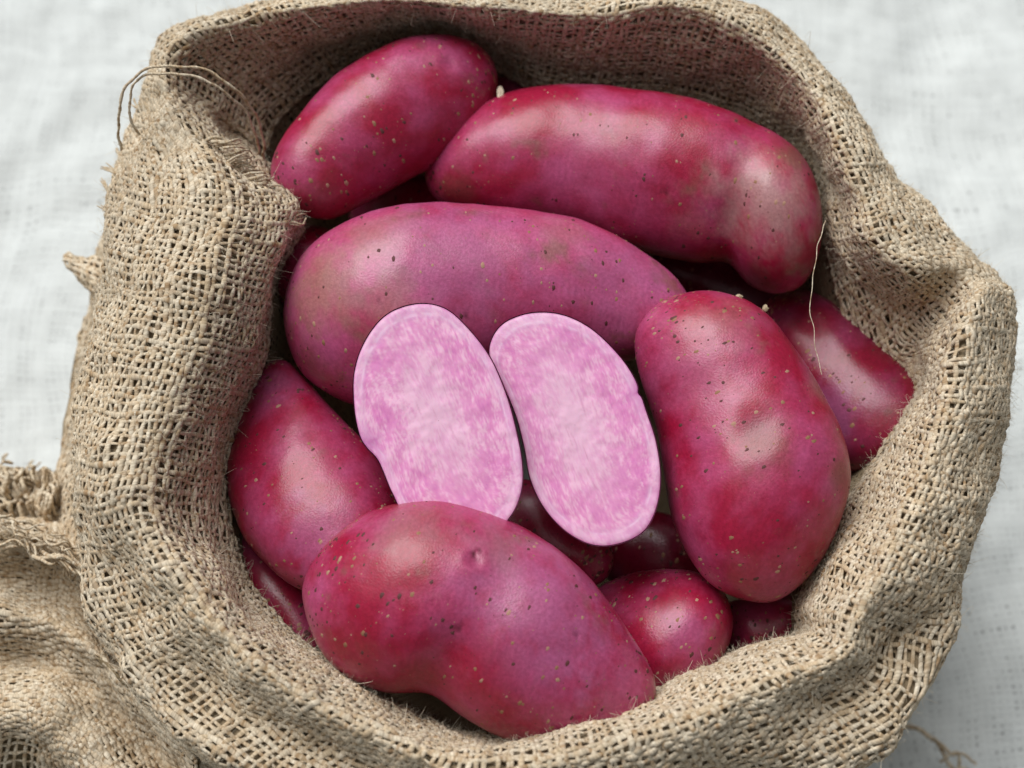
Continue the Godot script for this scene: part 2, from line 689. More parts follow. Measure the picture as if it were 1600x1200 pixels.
func smooth_outline(flat: Array, per := 8) -> PackedVector2Array:
	var n := flat.size() / 2
	var out := PackedVector2Array()
	for k in n:
		var q := []
		for d in [-1, 0, 1, 2]:
			var j: int = (k + d + n) % n
			q.append(Vector3(flat[j * 2], flat[j * 2 + 1], 0))
		for s in per:
			var p := cr(q[0], q[1], q[2], q[3], s / float(per))
			out.append(Vector2(p.x, p.y))
	return out

# Sections across the long axis of an outline: along, middle and half width, in picture units.
func sections(line: PackedVector2Array, axis: Vector2, count: int) -> Array:
	var side := Vector2(-axis.y, axis.x)
	var lo := INF
	var hi := -INF
	for p in line:
		lo = minf(lo, p.dot(axis))
		hi = maxf(hi, p.dot(axis))
	var out := []
	for k in count:
		var a := lerpf(lo, hi, 0.5 - 0.5 * cos(PI * (0.012 + 0.976 * k / (count - 1.0))))
		var e0 := INF
		var e1 := -INF
		for j in line.size():
			var p := line[j]
			var q := line[(j + 1) % line.size()]
			var pa := p.dot(axis) - a
			var qa := q.dot(axis) - a
			if pa * qa <= 0.0 and absf(pa - qa) > 1e-6:
				var e := p.lerp(q, pa / (pa - qa)).dot(side)
				e0 = minf(e0, e)
				e1 = maxf(e1, e)
		out.append([a, (e0 + e1) * 0.5, (e1 - e0) * 0.5])
	return out

# line: outline in the picture; dir: long axis; h0, h1: height of the axis at its two ends; look: dust, brown, light
func potato(label: String, flat: Array, dir: Vector2, h0: float, h1: float, sd: int, look: Vector3, dimples: Array = [], round := 0.88, detail := 1.0, patches: Array = []) -> Node3D:
	var o := thing("potato", label, "potato", "red potatoes in the sack")
	var axis := dir.normalized()
	var side := Vector2(-axis.y, axis.x)
	var count := int(150 * detail)
	var turn := int(112 * detail)
	var cut := sections(smooth_outline(flat), axis, count)
	# even out the middle line and the widths
	for again in 3:
		for k in range(1, count - 1):
			cut[k][1] = (cut[k - 1][1] + cut[k][1] * 2.0 + cut[k + 1][1]) * 0.25
	var p := PackedVector3Array()
	var mids := PackedVector3Array()
	var along := PackedVector3Array()
	for k in count:
		var t: float = (cut[k][0] - cut[0][0]) / (cut[count - 1][0] - cut[0][0])
		var m2: Vector2 = axis * cut[k][0] + side * cut[k][1]
		var mid := at_h(m2.x, m2.y, lerpf(h0, h1, t))
		var dep := depth_of(mid)
		var e2: Vector2 = m2 + side * cut[k][2]
		var s := at_d(e2.x, e2.y, dep) - mid
		var n := (eye - mid).normalized()
		n = (n - s.normalized() * n.dot(s.normalized())).normalized() * s.length() * round
		mids.append(mid)
		for j in turn:
			var a := TAU * j / turn
			p.append(mid + s * cos(a) + n * sin(a))
	# lumps
	var shift := Vector3(sd * 3.7, sd * 1.3, sd * 5.1)
	for k in count:
		for j in turn:
			var q := p[k * turn + j]
			var d := (q - mids[k])
			var h := big.get_noise_3dv(q * 17.0 + shift) * 0.0015 + big.get_noise_3dv(q * 70.0 + shift) * 0.00018
			var w: float = d.length()
			if w > 1e-6:
				q += d / w * h * minf(1.0, w / 0.012)
			p[k * turn + j] = q
	# eyes
	var dark := PackedFloat32Array()
	dark.resize(count * turn)
	for e in dimples:
		var centre := front_point(p, mids, count, turn, e[0], e[1])
		var r: float = e[2] * 0.001
		var toward := (eye - centre).normalized()
		for k in count * turn:
			var d := p[k] - centre
			var l := d.length()
			if l < r * 3.0:
				var x := l / r
				var fall := exp(-x * x)
				var lip := exp(-(x - 1.6) * (x - 1.6) * 3.0) * (0.22 if r < 0.004 else 0.05)
				p[k] -= toward * ((fall - lip) * e[3] * 0.001)
				dark[k] += exp(-x * x * 2.5) * e[4]
	var marks_and_sheen := []  # scabs, dust and bloom; lilac and pink patches also paint in sky sheen
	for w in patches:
		marks_and_sheen.append([front_point(p, mids, count, turn, w[0], w[1]), w[2] * 0.00022, w[3], w[4]])
	var col := PackedColorArray()
	var uv := PackedVector2Array()
	for k in count:
		for j in turn:
			var q := p[k * turn + j]
			var tone := skin_color(q, shift, look, 0.0)
			for w in marks_and_sheen:
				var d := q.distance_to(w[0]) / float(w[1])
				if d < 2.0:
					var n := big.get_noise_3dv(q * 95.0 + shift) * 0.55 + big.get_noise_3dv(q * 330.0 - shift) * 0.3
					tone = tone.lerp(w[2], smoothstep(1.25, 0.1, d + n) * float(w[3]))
			col.append(tone.lerp(Color(0.09, 0.012, 0.02), clampf(dark[k * turn + j], 0.0, 0.9)))
			uv.append(Vector2(k / 40.0, j / 40.0))
	var heap := Heap.new()
	heap.sheet(p, count, turn, true, col, uv)
	# rounded ends
	for end in 2:
		var k0 := 0 if end == 0 else (count - 1) * turn
		var c := Vector3.ZERO
		for j in turn:
			c += p[k0 + j] / turn
		var out := (c - mids[count / 2]).normalized()
		var first := heap.v.size()
		heap.v.append(c + out * 0.0002)
		heap.n.append(out)
		heap.c.append(col[k0])
		heap.uv.append(Vector2.ZERO)
		for j in turn:
			var j2 := (j + 1) % turn
			heap.i.append_array([first, k0 + j, k0 + j2] if end == 0 else [first, k0 + j2, k0 + j])
	fix_outward(heap, mids)
	part(o, "skin", heap.mesh(), m_skin)
	if detail >= 0.5:
		spots(o, p, mids, count, turn, sd, detail)
	return o

# normals point away from the middle line
func fix_outward(heap: Heap, mids: PackedVector3Array) -> void:
	var k: int = heap.v.size() / 2
	var best := INF
	var near := Vector3.ZERO
	for m in mids:
		var d := m.distance_squared_to(heap.v[k])
		if d < best:
			best = d
			near = m
	if heap.n[k].dot(heap.v[k] - near) < 0.0:
		for j in heap.n.size():
			heap.n[j] = -heap.n[j]
		for j in range(0, heap.i.size(), 3):
			var a := heap.i[j + 1]
			heap.i[j + 1] = heap.i[j + 2]
			heap.i[j + 2] = a

func front_point(p: PackedVector3Array, mids: PackedVector3Array, count: int, turn: int, px: float, py: float) -> Vector3:
	var d := ray(px, py).normalized()
	var best := INF
	var hit := Vector3.ZERO
	for k in count * turn:
		var q := p[k] - eye
		var off := (q - d * q.dot(d)).length_squared()
		if off < best + 1e-6 and (p[k] - mids[k / turn]).dot(d) < 0.0:
			if off < best:
				best = off
				hit = p[k]
	return hit

func skin_color(q: Vector3, shift: Vector3, look: Vector3, dark: float) -> Color:
	var crimson := Color(0.400, 0.014, 0.054)
	var pink := Color(0.550, 0.105, 0.255)
	var russet := Color(0.250, 0.095, 0.075)
	var n1 := big.get_noise_3dv(q * 34.0 + shift * 1.7)
	var n2 := big.get_noise_3dv(q * 75.0 - shift)
	var n3 := big.get_noise_3dv(q * 260.0 + shift)
	var n4 := big.get_noise_3dv(q * 48.0 + shift * 2.9)
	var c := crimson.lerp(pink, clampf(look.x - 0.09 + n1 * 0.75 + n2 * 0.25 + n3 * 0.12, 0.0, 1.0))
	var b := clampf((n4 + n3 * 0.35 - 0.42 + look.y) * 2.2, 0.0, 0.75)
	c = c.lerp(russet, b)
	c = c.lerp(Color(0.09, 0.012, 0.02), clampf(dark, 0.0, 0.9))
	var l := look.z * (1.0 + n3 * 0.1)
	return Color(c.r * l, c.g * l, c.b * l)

func spots(o: Node3D, p: PackedVector3Array, mids: PackedVector3Array, count: int, turn: int, sd: int, detail: float) -> void:
	var r := RandomNumberGenerator.new()
	r.seed = sd * 101 + 5
	var heap := Heap.new()
	for s in int(2600 * minf(1.0, detail)):
		var k := r.randi_range(4, count - 6)
		var j := r.randi_range(0, turn - 1)
		var c := p[k * turn + j]
		if big.get_noise_3dv(c * 45.0 + Vector3(sd, 0, 0)) < r.randf_range(-0.5, 0.35):
			continue
		var du := (p[k * turn + (j + 1) % turn] - c)
		var dv := (p[(k + 1) * turn + j] - c)
		var n := du.cross(dv).normalized()
		if n.dot(c - mids[k]) < 0.0:
			n = -n
		var x := du.normalized()
		var y := n.cross(x)
		var size := 0.00020 + 0.00068 * pow(r.randf(), 4.0)
		var kind := r.randf()
		var tone := Color(0.27, 0.13, 0.07)
		if kind < 0.25:
			tone = Color(0.38, 0.205, 0.14)
		elif kind > 0.55:
			tone = Color(0.10, 0.025, 0.025)
		var first := heap.v.size()
		heap.v.append(c + n * size * 0.28)
		heap.n.append(n)
		heap.c.append(tone)
		heap.uv.append(Vector2.ZERO)
		var long := r.randf_range(1.0, 1.7)
		for a in 9:
			var rad := size * r.randf_range(0.75, 1.2)
			var w := x * cos(TAU * a / 9) * long * rad + y * sin(TAU * a / 9) * rad
			heap.v.append(c + w - n * (0.00006))
			heap.n.append((n + w.normalized() * 0.4).normalized())
			heap.c.append(tone)
			heap.uv.append(Vector2.ZERO)
		for a in 9:
			heap.i.append_array([first, first + 1 + (a + 1) % 9, first + 1 + a])
	part(o, "lenticels", heap.mesh(), m_spot, "stuff")

# A potato half: the cut face looks up, the skin is round behind it.
func half(label: String, flat: Array, heights: Array, nick: Vector2, sd: int, warm: float) -> void:
	var o := thing("potato_half", label, "potato half", "halves of the cut potato")
	var line := smooth_outline(flat, 14)
	var n := line.size()
	var mid := Vector2.ZERO
	for q in line:
		mid += q / n
	# nick in the edge where an eye was cut through
	for k in n:
		var d := line[k].distance_to(nick)
		line[k] = line[k].move_toward(mid, 3.5 * exp(-d * d / 40.0))
	var lo: float = heights[0]
	var hi: float = heights[1]
	var face := func(q: Vector2) -> Vector3:
		return at_h(q.x, q.y, lerpf(lo, hi, (q.y - 470.0) / 380.0) + heights[2] * (q.x - mid.x) / 130.0)
	var normal: Vector3 = (face.call(mid + Vector2(0, 50)) - face.call(mid)).cross(face.call(mid + Vector2(50, 0)) - face.call(mid)).normalized()
	# the skin
	var heap := Heap.new()
	var p := PackedVector3Array()
	var c := PackedColorArray()
	var uv := PackedVector2Array()
	var depth := 0.021
	for r in 15:
		var a := r / 14.0 * PI * 0.5
		for k in n:
			var q := mid + (line[k] - mid) * maxf(0.004, cos(a))
			var w: Vector3 = face.call(q) - normal * (depth * sin(a)) + normal * (0.00025 if r == 0 else 0.0)
			p.append(w)
			var tone := skin_color(w, Vector3(sd, 3, 1), Vector3(0.3, 0.0, 1.0), 0.0)
			c.append(tone.lerp(Color(0.58, 0.14, 0.32), 0.85 if r < 2 else 0.0))
			uv.append(Vector2.ZERO)
	heap.sheet(p, 15, n, true, c, uv)
	fix_outward(heap, PackedVector3Array([face.call(mid) - normal * 0.006]))
	part(o, "skin", heap.mesh(), m_skin)
	# the flesh
	heap = Heap.new()
	p = PackedVector3Array()
	c = PackedColorArray()
	uv = PackedVector2Array()
	var rings := 64
	for r in rings:
		var f := pow(r / (rings - 1.0), 0.85)
		for k in n:
			var edge := line[k].move_toward(mid, 1.6)
			var q := mid + (edge - mid) * maxf(0.003, f)
			var w: Vector3 = face.call(q)
			var bump := big.get_noise_2d(q.x * 0.02 + sd, q.y * 0.02) * 0.0003
			var round_edge := clampf((f - 0.965) / 0.035, 0.0, 1.0)
			p.append(w + normal * (0.0003 + bump - 0.0003 * round_edge * round_edge))
			c.append(flesh_color(q, mid, f, nick, sd, warm))
			uv.append(Vector2.ZERO)
	heap.sheet(p, rings, n, true, c, uv)
	fix_up(heap, normal)
	part(o, "flesh", heap.mesh(), m_flesh)

func fix_up(heap: Heap, normal: Vector3) -> void:
	if heap.n[heap.n.size() / 2].dot(normal) < 0.0:
		for j in heap.n.size():
			heap.n[j] = -heap.n[j]
		for j in range(0, heap.i.size(), 3):
			var a := heap.i[j + 1]
			heap.i[j + 1] = heap.i[j + 2]
			heap.i[j + 2] = a

func flesh_color(q: Vector2, mid: Vector2, f: float, nick: Vector2, sd: int, warm: float) -> Color:
	var light := Color(0.84, 0.48, 0.655)
	var lilac := Color(0.72, 0.25, 0.51)
	var magenta := Color(0.62, 0.15, 0.44)
	var axis := Vector2(0.36, 0.93)
	var d := q - mid
	var along := d.dot(axis)
	var across := d.dot(Vector2(-axis.y, axis.x))
	var n1 := big.get_noise_3d(across * 0.022, along * 0.013, sd * 3.1)
	var n2 := big.get_noise_3d(across * 0.06, along * 0.032, sd * 5.7 + 9.0)
	var n3 := big.get_noise_3d(across * 0.2, along * 0.035, sd * 2.2 + 20.0)
	var n4 := fine.get_noise_3d(across * 0.35, along * 0.12, sd * 4.4)
	var zone := 1.0 - absf(f - 0.68) * 2.6
	var mott := clampf(0.22 + zone * 0.32 + n1 * 0.42 + n2 * 0.34 + n3 * 0.5 + n4 * 0.3, 0.0, 1.0)
	var c := light.lerp(lilac, smoothstep(0.0, 0.6, mott)).lerp(magenta, smoothstep(0.5, 1.1, mott) * 0.8)
	var core := exp(-across * across / 2200.0) * exp(-along * along / 14000.0)
	c = c.lerp(Color(0.77, 0.46, 0.62), core * 0.8 * (0.7 + warm))
	# pith streaks
	var streak := smoothstep(0.25, 0.6, big.get_noise_3d(across * 0.13, along * 0.012, sd + 40.0)) * core
	c = c.lerp(Color(0.60, 0.27, 0.42), streak * 0.75)
	# the pale ring under the skin
	var ring := smoothstep(0.86, 0.92, f + n2 * 0.03) * (1.0 - smoothstep(0.975, 1.0, f))
	c = c.lerp(Color(0.78, 0.45, 0.66), ring * (0.4 + n2 * 0.4))
	var line := exp(-pow((f - 0.885 + n1 * 0.02) / 0.012, 2.0))
	c = c.lerp(Color(0.58, 0.25, 0.48), line * 0.3)
	var pale := exp(-pow((f - 0.91 + n1 * 0.02) / 0.010, 2.0)) * clampf(0.5 + n2 * 1.6, 0.0, 1.0)
	c = c.lerp(Color(0.84, 0.60, 0.76), pale * 0.7)
	c = c.lerp(Color(0.50, 0.12, 0.33), smoothstep(0.982, 1.0, f) * 0.7)
	var inward := nick + (mid - nick) * 0.32 + Vector2(0, -6)
	var cut := Geometry2D.get_closest_point_to_segment(q, nick, inward).distance_to(q)
	c = c.lerp(Color(0.52, 0.13, 0.36), exp(-cut * cut / 6.0) * 0.75 * clampf(1.0 - q.distance_to(nick) / 45.0, 0.0, 1.0))
	var e := q.distance_to(nick)
	c = c.lerp(Color(0.55, 0.16, 0.42), exp(-e * e / 420.0) * 0.7)
	return c

func potatoes() -> void:
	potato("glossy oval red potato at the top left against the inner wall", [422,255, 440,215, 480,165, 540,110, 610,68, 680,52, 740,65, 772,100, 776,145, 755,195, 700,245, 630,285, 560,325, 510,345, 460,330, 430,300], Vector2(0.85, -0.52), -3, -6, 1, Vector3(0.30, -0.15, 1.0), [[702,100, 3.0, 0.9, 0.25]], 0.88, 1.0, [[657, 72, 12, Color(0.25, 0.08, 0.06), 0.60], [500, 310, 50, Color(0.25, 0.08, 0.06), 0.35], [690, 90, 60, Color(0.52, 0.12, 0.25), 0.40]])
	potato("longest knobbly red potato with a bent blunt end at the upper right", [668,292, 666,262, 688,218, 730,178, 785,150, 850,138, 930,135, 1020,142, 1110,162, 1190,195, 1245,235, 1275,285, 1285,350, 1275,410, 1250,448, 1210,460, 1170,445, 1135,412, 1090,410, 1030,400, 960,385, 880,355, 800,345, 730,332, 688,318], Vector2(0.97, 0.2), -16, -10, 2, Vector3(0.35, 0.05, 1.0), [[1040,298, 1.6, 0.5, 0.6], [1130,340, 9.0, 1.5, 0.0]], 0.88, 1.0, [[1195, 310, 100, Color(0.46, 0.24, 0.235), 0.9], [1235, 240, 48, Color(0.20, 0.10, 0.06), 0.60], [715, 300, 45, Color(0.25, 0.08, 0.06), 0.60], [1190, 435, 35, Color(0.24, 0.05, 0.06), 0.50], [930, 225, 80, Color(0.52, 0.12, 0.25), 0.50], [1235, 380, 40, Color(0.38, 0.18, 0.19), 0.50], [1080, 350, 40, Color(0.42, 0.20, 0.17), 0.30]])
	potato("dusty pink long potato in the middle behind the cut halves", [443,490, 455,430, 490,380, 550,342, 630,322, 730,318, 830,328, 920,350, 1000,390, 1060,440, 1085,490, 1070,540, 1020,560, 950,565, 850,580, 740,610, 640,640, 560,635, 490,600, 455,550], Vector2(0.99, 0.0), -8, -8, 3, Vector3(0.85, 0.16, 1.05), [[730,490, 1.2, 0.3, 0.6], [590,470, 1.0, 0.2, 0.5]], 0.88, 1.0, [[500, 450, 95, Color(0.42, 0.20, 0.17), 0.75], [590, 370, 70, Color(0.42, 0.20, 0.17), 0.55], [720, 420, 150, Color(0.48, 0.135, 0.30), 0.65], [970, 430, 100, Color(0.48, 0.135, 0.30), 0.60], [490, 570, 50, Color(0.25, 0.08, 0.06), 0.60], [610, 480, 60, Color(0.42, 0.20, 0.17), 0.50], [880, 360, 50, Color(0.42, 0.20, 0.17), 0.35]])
	potato("plump kidney shaped red potato at the right with a bruised dent", [992,540, 1000,505, 1035,470, 1090,455, 1145,462, 1195,490, 1245,550, 1290,625, 1320,700, 1322,770, 1300,840, 1265,900, 1215,938, 1165,940, 1115,915, 1075,865, 1048,800, 1036,730, 1025,660, 1003,595], Vector2(0.45, 0.89), 8, -10, 4, Vector3(0.32, 0.0, 1.0), [[1185,665, 7.5, 1.5, 0.25], [1150,490, 2.0, 0.5, 0.3]], 0.88, 1.0, [[1090, 580, 80, Color(0.52, 0.12, 0.25), 0.50], [1190, 690, 55, Color(0.25, 0.08, 0.06), 0.60], [1315, 740, 36, Color(0.20, 0.10, 0.06), 0.50], [1275, 600, 34, Color(0.42, 0.20, 0.17), 0.50], [1140, 500, 55, Color(0.42, 0.20, 0.17), 0.35], [1160, 900, 60, Color(0.34, 0.014, 0.035), 0.50]])  # pink patch at the upper left: bloom plus a painted sky highlight
	potato("smooth red potato tucked under the left rim below the dusty one", [352,740, 358,690, 380,630, 405,580, 440,562, 475,590, 520,640, 570,695, 620,760, 640,830, 600,890, 540,930, 475,925, 420,885, 375,825], Vector2(0.5, 0.86), -22, -18, 5, Vector3(0.25, -0.1, 0.95), [], 0.88, 1.0, [[490, 830, 80, Color(0.48, 0.135, 0.30), 0.55], [430, 600, 50, Color(0.35, 0.10, 0.22), 0.60]])  # lower lilac patch: pale bloom with sky sheen put into the colour
	potato("big double lobed red potato in front at the bottom rim", [474,935, 482,890, 520,840, 575,800, 650,780, 730,790, 810,820, 890,875, 950,945, 995,1010, 1025,1070, 1010,1130, 950,1165, 860,1165, 780,1148, 720,1118, 670,1082, 600,1076, 540,1050, 495,1000], Vector2(0.86, 0.51), 4, -2, 6, Vector3(0.34, 0.02, 1.0), [[742,870, 2.4, 1.0, 0.35], [739,867, 0.9, 0.5, 0.9], [752,858, 0.7, 0.3, 0.6], [720,985, 1.4, 0.7, 0.6], [900,995, 1.2, 0.5, 0.5], [700,1010, 7.0, 0.8, 0.0]], 0.88, 1.0, [[850, 960, 140, Color(0.48, 0.135, 0.30), 0.75], [640, 810, 70, Color(0.38, 0.18, 0.19), 0.50], [780, 850, 50, Color(0.38, 0.18, 0.19), 0.45], [960, 1090, 60, Color(0.52, 0.12, 0.25), 0.60], [560, 1010, 70, Color(0.34, 0.014, 0.035), 0.60], [740, 1070, 90, Color(0.34, 0.014, 0.035), 0.60]])  # wide lilac patch on the right lobe mixes bloom and painted sheen
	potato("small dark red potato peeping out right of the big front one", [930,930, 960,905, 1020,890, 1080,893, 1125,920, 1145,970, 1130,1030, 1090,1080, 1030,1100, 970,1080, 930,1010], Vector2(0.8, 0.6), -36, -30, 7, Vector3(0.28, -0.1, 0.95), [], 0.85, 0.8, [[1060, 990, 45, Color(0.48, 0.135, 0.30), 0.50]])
	potato("purplish red potato half hidden under the right rim behind the kidney shaped one", [1200,470, 1260,455, 1320,490, 1385,545, 1450,590, 1480,650, 1400,710, 1340,740, 1280,700, 1230,620, 1200,540], Vector2(0.6, 0.8), -44, -40, 8, Vector3(0.22, -0.1, 0.65), [], 0.85, 0.8, [[1300, 640, 60, Color(0.35, 0.10, 0.22), 0.70]])  # lilac patch paints in a grazing sky reflection; whole skin darkened
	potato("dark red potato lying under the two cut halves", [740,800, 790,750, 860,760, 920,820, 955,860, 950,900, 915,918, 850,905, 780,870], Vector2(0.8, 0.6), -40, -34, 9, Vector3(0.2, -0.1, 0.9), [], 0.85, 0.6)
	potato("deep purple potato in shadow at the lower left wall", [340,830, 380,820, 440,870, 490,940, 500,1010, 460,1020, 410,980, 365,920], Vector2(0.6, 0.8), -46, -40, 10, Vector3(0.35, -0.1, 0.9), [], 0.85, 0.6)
	potato("shaded red potato between the left flap and the dusty one", [425,420, 450,370, 490,352, 545,380, 545,450, 490,490, 440,475], Vector2(0.8, -0.6), -26, -26, 11, Vector3(0.25, 0.0, 0.9), [], 0.85, 0.5)
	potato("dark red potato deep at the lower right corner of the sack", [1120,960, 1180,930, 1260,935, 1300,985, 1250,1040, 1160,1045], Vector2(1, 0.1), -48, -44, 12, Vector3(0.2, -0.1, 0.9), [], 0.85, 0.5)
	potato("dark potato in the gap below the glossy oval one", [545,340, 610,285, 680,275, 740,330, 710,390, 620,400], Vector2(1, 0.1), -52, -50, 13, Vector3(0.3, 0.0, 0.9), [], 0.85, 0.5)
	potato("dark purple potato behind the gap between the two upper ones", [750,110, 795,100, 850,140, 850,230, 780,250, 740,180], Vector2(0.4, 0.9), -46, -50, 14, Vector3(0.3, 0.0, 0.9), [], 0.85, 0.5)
	potato("added filler potato, skin darkened to deepen the gap beside the right cut half", [930,850, 980,800, 1060,810, 1110,870, 1100,930, 1030,950, 960,920], Vector2(1, 0.3), -82, -78, 15, Vector3(0.15, 0.0, 0.5), [], 0.85, 0.5)  # added unseen filler; its dark skin stands in for shade in the gap
	potato("added filler potato, skin darkened as shade, in the gap under the longest one", [1010,420, 1070,370, 1180,390, 1260,440, 1280,500, 1200,540, 1080,500], Vector2(0.9, 0.4), -78, -76, 16, Vector3(0.15, 0.0, 0.5), [], 0.85, 0.5)  # second added filler, colour lowered so the gap reads as shade
	half("left half of a cut potato with lilac flesh, nicked on its left edge", [553,640, 553,580, 572,528, 605,490, 650,474, 693,480, 728,508, 765,555, 790,610, 806,665, 817,725, 815,770, 798,808, 770,830, 700,832, 640,815, 612,770, 590,720, 565,690], [33, 12, -1.0], Vector2(575, 692), 1, 0.1)
	half("right half of a cut potato with pale pink core, nicked on its right edge", [765,560, 768,528, 790,502, 830,488, 875,490, 920,510, 962,548, 992,590, 1010,640, 1026,690, 1033,745, 1026,795, 1005,832, 965,851, 925,852, 885,832, 850,795, 828,750, 818,700, 805,650, 785,600], [27, 4, 1.0], Vector2(1001, 612), 2, 0.3)

# ------------------------------------------------------------------ small things

# A loose piece of woven cloth from rows of [column, row, height] triples, listed from the bottom of the picture upwards.
func patch(o: Node3D, rows: Array, reach: float) -> Ground:
	var nr := rows.size()
	var nc: int = rows[0].size() / 3
	var ctl := []
	for r in rows:
		var q := PackedVector3Array()
		for k in nc:
			q.append(at_h(r[k * 3], r[k * 3 + 1], r[k * 3 + 2]))
		ctl.append(q)
	var su := 0.0
	for k in nc - 1:
		su += ctl[nr / 2][k].distance_to(ctl[nr / 2][k + 1])
	var sv := 0.0
	for k in nr - 1:
		sv += ctl[k][nc / 2].distance_to(ctl[k + 1][nc / 2])
	var g := Ground.new()
	g.nu = maxi(4, int(su * 1.08 / 0.002))
	g.nv = maxi(6, int(sv * 1.1 / 0.001))
	for a in g.nu:
		var fu := a / (g.nu - 1.0) * (nc - 1)
		var iu := mini(int(fu), nc - 2)
		var line := PackedVector3Array()
		for q in ctl:
			line.append(cr(q[maxi(iu - 1, 0)], q[iu], q[iu + 1], q[mini(iu + 2, nc - 1)], fu - iu))
		for b in g.nv:
			var fv := b / (g.nv - 1.0) * (nr - 1)
			var iv := mini(int(fv), nr - 2)
			g.p.append(cr(line[maxi(iv - 1, 0)], line[iv], line[iv + 1], line[mini(iv + 2, nr - 1)], fv - iv))
	g.normals()
	for k in g.p.size():
		g.p[k] += g.n[k] * (big.get_noise_3dv(g.p[k] * 30.0) * 0.004)
	g.normals()
	var heap := Heap.new()
	var p := PackedVector3Array()
	var c := PackedColorArray()
	var uv := PackedVector2Array()
	for b in g.nv:
		for a in g.nu:
			p.append(g.p[a * g.nv + b] - g.n[a * g.nv + b] * 0.0012)
			c.append(Color(0.27, 0.20, 0.12))  # dark sheet added under the yarns to keep their gaps shaded
			uv.append(Vector2(a * 0.002, b * 0.001) / 0.07)
	heap.sheet(p, g.nv, g.nu, false, c, uv)
	part(o, "added_backing", heap.mesh(), m_back)
	weave_on(o, g, 0, 0.0, g.nv * 1.0, 3.1, 3.6)
	return g

func lower_fold(o: Node3D) -> void:
	patch(o, [
		[-90, 1300, -150, 40, 1300, -150, 150, 1330, -150, 220, 1370, -150, 330, 1400, -150],
		[-90, 1170, -73, 40, 1165, -73, 95, 1195, -73, 140, 1260, -80, 200, 1330, -80],
		[-90, 1095, -62, 40, 1092, -62, 112, 1122, -62, 175, 1205, -62, 250, 1300, -60],
		[-90, 1032, -74, 60, 1036, -74, 150, 1082, -72, 232, 1162, -78, 310, 1250, -72],
		[-90, 955, -58, 40, 965, -58, 125, 1005, -56, 205, 1078, -54, 305, 1190, -50],
		[-90, 905, -71, 40, 912, -71, 115, 940, -69, 195, 1025, -72, 290, 1120, -64],
		[-90, 845, -55, 50, 850, -54, 122, 888, -50, 185, 955, -46, 275, 1060, -42],
		[-90, 800, -84, 50, 800, -82, 130, 845, -70, 190, 915, -60, 262, 1010, -54],
		[-90, 738, -112, 15, 735, -112, 74, 765, -108, 140, 850, -110, 180, 910, -95],
		[-90, 745, -188, 15, 745, -188, 70, 775, -188, 125, 850, -180, 170, 900, -165],
	], 0.0)
	patch(o, [
		[140, 450, -52, 158, 470, -45, 185, 490, -35],
		[101, 408, -48, 140, 425, -42, 185, 440, -30],
		[108, 401, -54, 150, 398, -48, 185, 405, -38],
	], 0.0)

func strand(heap: Heap, pts: Array, r0: float, r1: float, tone: float, wobble: float) -> void:
	var q := PackedVector3Array()
	var n: int = pts.size() / 3
	for k in n:
		q.append(at_h(pts[k * 3], pts[k * 3 + 1], pts[k * 3 + 2]))
	strand_at(heap, q, r0, r1, tone, wobble)

func strand_at(heap: Heap, q: PackedVector3Array, r0: float, r1: float, tone: float, wobble: float) -> void:
	var n := q.size()
	var p := PackedVector3Array()
	var up := PackedVector3Array()
	var w := PackedFloat32Array()
	var c := PackedColorArray()
	var steps := (n - 1) * 10
	for k in steps + 1:
		var f := float(k) / 10.0
		var i := mini(int(f), n - 2)
		var x := cr(q[maxi(i - 1, 0)], q[i], q[i + 1], q[mini(i + 2, n - 1)], f - i)
		x += Vector3(fine.get_noise_3dv(x * 90.0), fine.get_noise_3dv(x * 90.0 + Vector3(7, 0, 0)), fine.get_noise_3dv(x * 90.0 + Vector3(0, 7, 0))) * wobble
		p.append(x)
		up.append(Vector3(0.1, 1, 0.2).normalized())
		w.append(lerpf(r0, r1, float(k) / steps) * (1.0 + 0.3 * fine.get_noise_1d(k * 0.6 + tone * 50.0)))
		c.append(yarn_color(tone, fine.get_noise_1d(k * 0.3 + tone * 90.0), fine.get_noise_1d(k * 0.5 - tone * 70.0)))
	heap.tube(p, up, w, w, c, 6, tone)

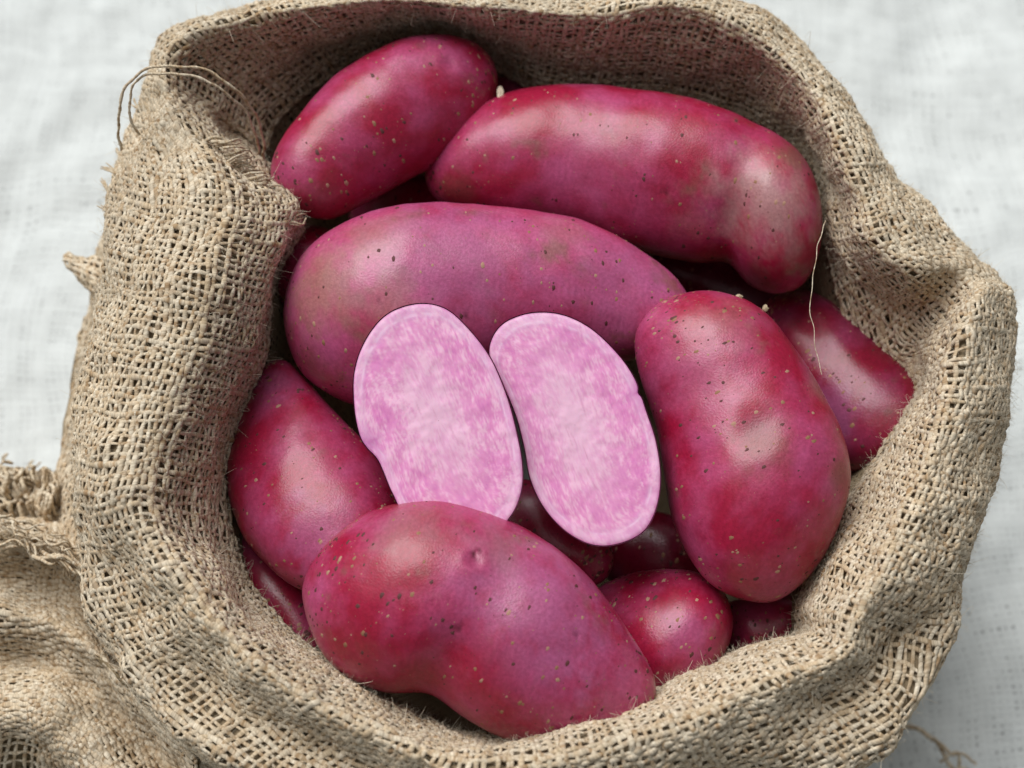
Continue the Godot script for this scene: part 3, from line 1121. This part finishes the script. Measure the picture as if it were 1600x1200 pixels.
func loose_strands(o: Node3D) -> void:
	var heap := Heap.new()
	strand(heap, [190, 235, 15, 184, 205, 24, 184, 172, 32, 198, 135, 38, 235, 108, 42, 290, 104, 44, 345, 122, 40, 388, 160, 30, 408, 205, 12, 412, 250, -4], 0.00055, 0.0005, 0.4, 0.0008)
	strand(heap, [218, 212, 22, 206, 190, 28, 202, 160, 32, 210, 132, 37, 242, 116, 41, 292, 116, 43, 342, 138, 38, 380, 172, 28, 400, 210, 14, 404, 240, 0], 0.0005, 0.0005, 0.75, 0.0008)
	part(o, "loose_thread", heap.mesh(), m_yarn)
	heap = Heap.new()
	strand(heap, [1290, 345, 18, 1276, 390, 24, 1269, 440, 27, 1268, 495, 26, 1275, 545, 24, 1283, 585, 22], 0.00016, 0.00012, 0.9, 0.0006)
	part(o, "loose_fibre", heap.mesh(), m_yarn)
	# frayed end of the flap over the left rim
	heap = Heap.new()
	for k in 34:
		var t := k / 33.0
		var x := lerpf(352, 462, t) + rng.randf_range(-6, 6)
		var y := lerpf(218, 352, pow(t, 1.1)) + rng.randf_range(-5, 5)
		var h := lerpf(24, 6, t) + rng.randf_range(-2, 3)
		var l := rng.randf_range(10, 24)
		strand(heap, [x - 22, y + 3, h + 2, x - 8, y + rng.randf_range(-2, 2), h + 3, x + l * 0.5, y + rng.randf_range(-5, 3), h + 1, x + l, y + rng.randf_range(-9, 5), h - 3], rng.randf_range(0.0005, 0.0008), 0.00025, rng.randf(), 0.0006)
	# stray ends on the left edge
	for d in [[182, 268, 160, 258], [190, 250, 182, 232], [172, 300, 158, 282], [165, 330, 154, 326], [215, 170, 208, 160]]:
		for k in 5:
			strand(heap, [d[0] + 14, d[1] + 6, 2, d[0], d[1] + rng.randf_range(-3, 3), 3, d[2] + rng.randf_range(-5, 5), d[3] + rng.randf_range(-7, 7), 3], 0.0006, 0.0002, rng.randf(), 0.0006)
	part(o, "frayed_end", heap.mesh(), m_yarn, "stuff")
	# ravelled yarns of the lower fold
	heap = Heap.new()
	for k in 90:
		var t := rng.randf()
		var x := lerpf(-40, 215, t)
		var y := 838 + pow(t, 2.0) * 130 + rng.randf_range(-34, 20)
		var h := -46 + 6 * t + rng.randf_range(-8, 5)
		var l := rng.randf_range(25, 80)
		strand(heap, [x, y, h - 4, x + l * 0.4, y + rng.randf_range(-6, 10) + 8 * t, h + 2, x + l * 0.75, y + rng.randf_range(-8, 16) + 30 * t, h + 2, x + l, y + rng.randf_range(-10, 22) + 45 * t, h - 5], rng.randf_range(0.0004, 0.0009), 0.0003, rng.randf(), 0.0018)
	# the gathered, frayed bunch beside the sack
	for k in 260:
		var x := rng.randf_range(-60, 90)
		var y := 768.0 + rng.randf_range(-22, 36)
		var a := rng.randf_range(-1.6, 1.4)
		var l := rng.randf_range(8, 34) * (1.0 - 0.3 * absf(a))
		strand(heap, [x + 10, y + 30, -78, x, y, -76 + rng.randf_range(-14, 8), x + a * l * 0.5, y - l * 0.55, -84 + rng.randf_range(-16, 10), x + a * l + rng.randf_range(-12, 12), y - l * rng.randf_range(0.4, 1.1), -100 + rng.randf_range(-24, 14)], rng.randf_range(0.0007, 0.0012), 0.0004, rng.randf(), 0.003)
	part(o, "ravelled_yarns", heap.mesh(), m_yarn, "stuff")

func lump(called: String, label: String, category: String, group: String, at: Vector3, size: Vector3, tone: Color) -> void:
	var heap := Heap.new()
	var p := PackedVector3Array()
	var c := PackedColorArray()
	var uv := PackedVector2Array()
	for r in 9:
		for q in 12:
			var a := PI * (0.02 + 0.96 * r / 8.0)
			var d := Vector3(sin(a) * cos(TAU * q / 12), cos(a), sin(a) * sin(TAU * q / 12))
			p.append(at + d * size * (1.0 + 0.45 * fine.get_noise_3dv(d * 1.6 + at * 900.0)))
			c.append(tone * (1.0 + 0.3 * fine.get_noise_3dv(d * 3.0)))
			uv.append(Vector2.ZERO)
	heap.sheet(p, 9, 12, true, c, uv, true)
	var o := MeshInstance3D.new()
	o.name = numbered(called)
	o.mesh = heap.mesh()
	o.material_override = m_spot
	add_child(o)
	o.set_meta("label", label)
	o.set_meta("category", category)
	if group:
		o.set_meta("group", group)

func bits() -> void:
	lump("soil_crumb", "tan soil crumb at the top edge of the kidney shaped potato, nearer its middle", "crumb", "soil crumbs", at_h(1155, 464, 8), Vector3(0.0012, 0.0009, 0.001), Color(0.42, 0.33, 0.22))
	lump("soil_crumb", "tan soil crumb on the upper right shoulder of the kidney shaped potato", "crumb", "soil crumbs", at_h(1196, 482, 8), Vector3(0.0011, 0.0008, 0.0013), Color(0.36, 0.28, 0.18))
	lump("straw_flake", "pale straw flake wedged beside the right end of the glossy oval potato", "straw flake", "", at_h(782, 150, -2), Vector3(0.0013, 0.0008, 0.0038), Color(0.6, 0.5, 0.38))
	var heap := Heap.new()
	strand(heap, [1395, 1128, -193, 1440, 1142, -190, 1470, 1165, -189, 1490, 1195, -190, 1530, 1215, -193], 0.0011, 0.0008, 0.3, 0.002)
	strand(heap, [1450, 1150, -190, 1480, 1172, -186, 1505, 1180, -189, 1525, 1200, -192], 0.0008, 0.0006, 0.6, 0.003)
	strand(heap, [1470, 1185, -190, 1490, 1170, -185, 1500, 1190, -187, 1490, 1215, -190], 0.0008, 0.0006, 0.5, 0.003)
	var o := MeshInstance3D.new()
	o.name = numbered("loose_yarn")
	o.mesh = heap.mesh()
	o.material_override = m_yarn
	add_child(o)
	o.set_meta("label", "tangled scrap of tan yarn on the linen at the lower right")
	o.set_meta("category", "yarn")
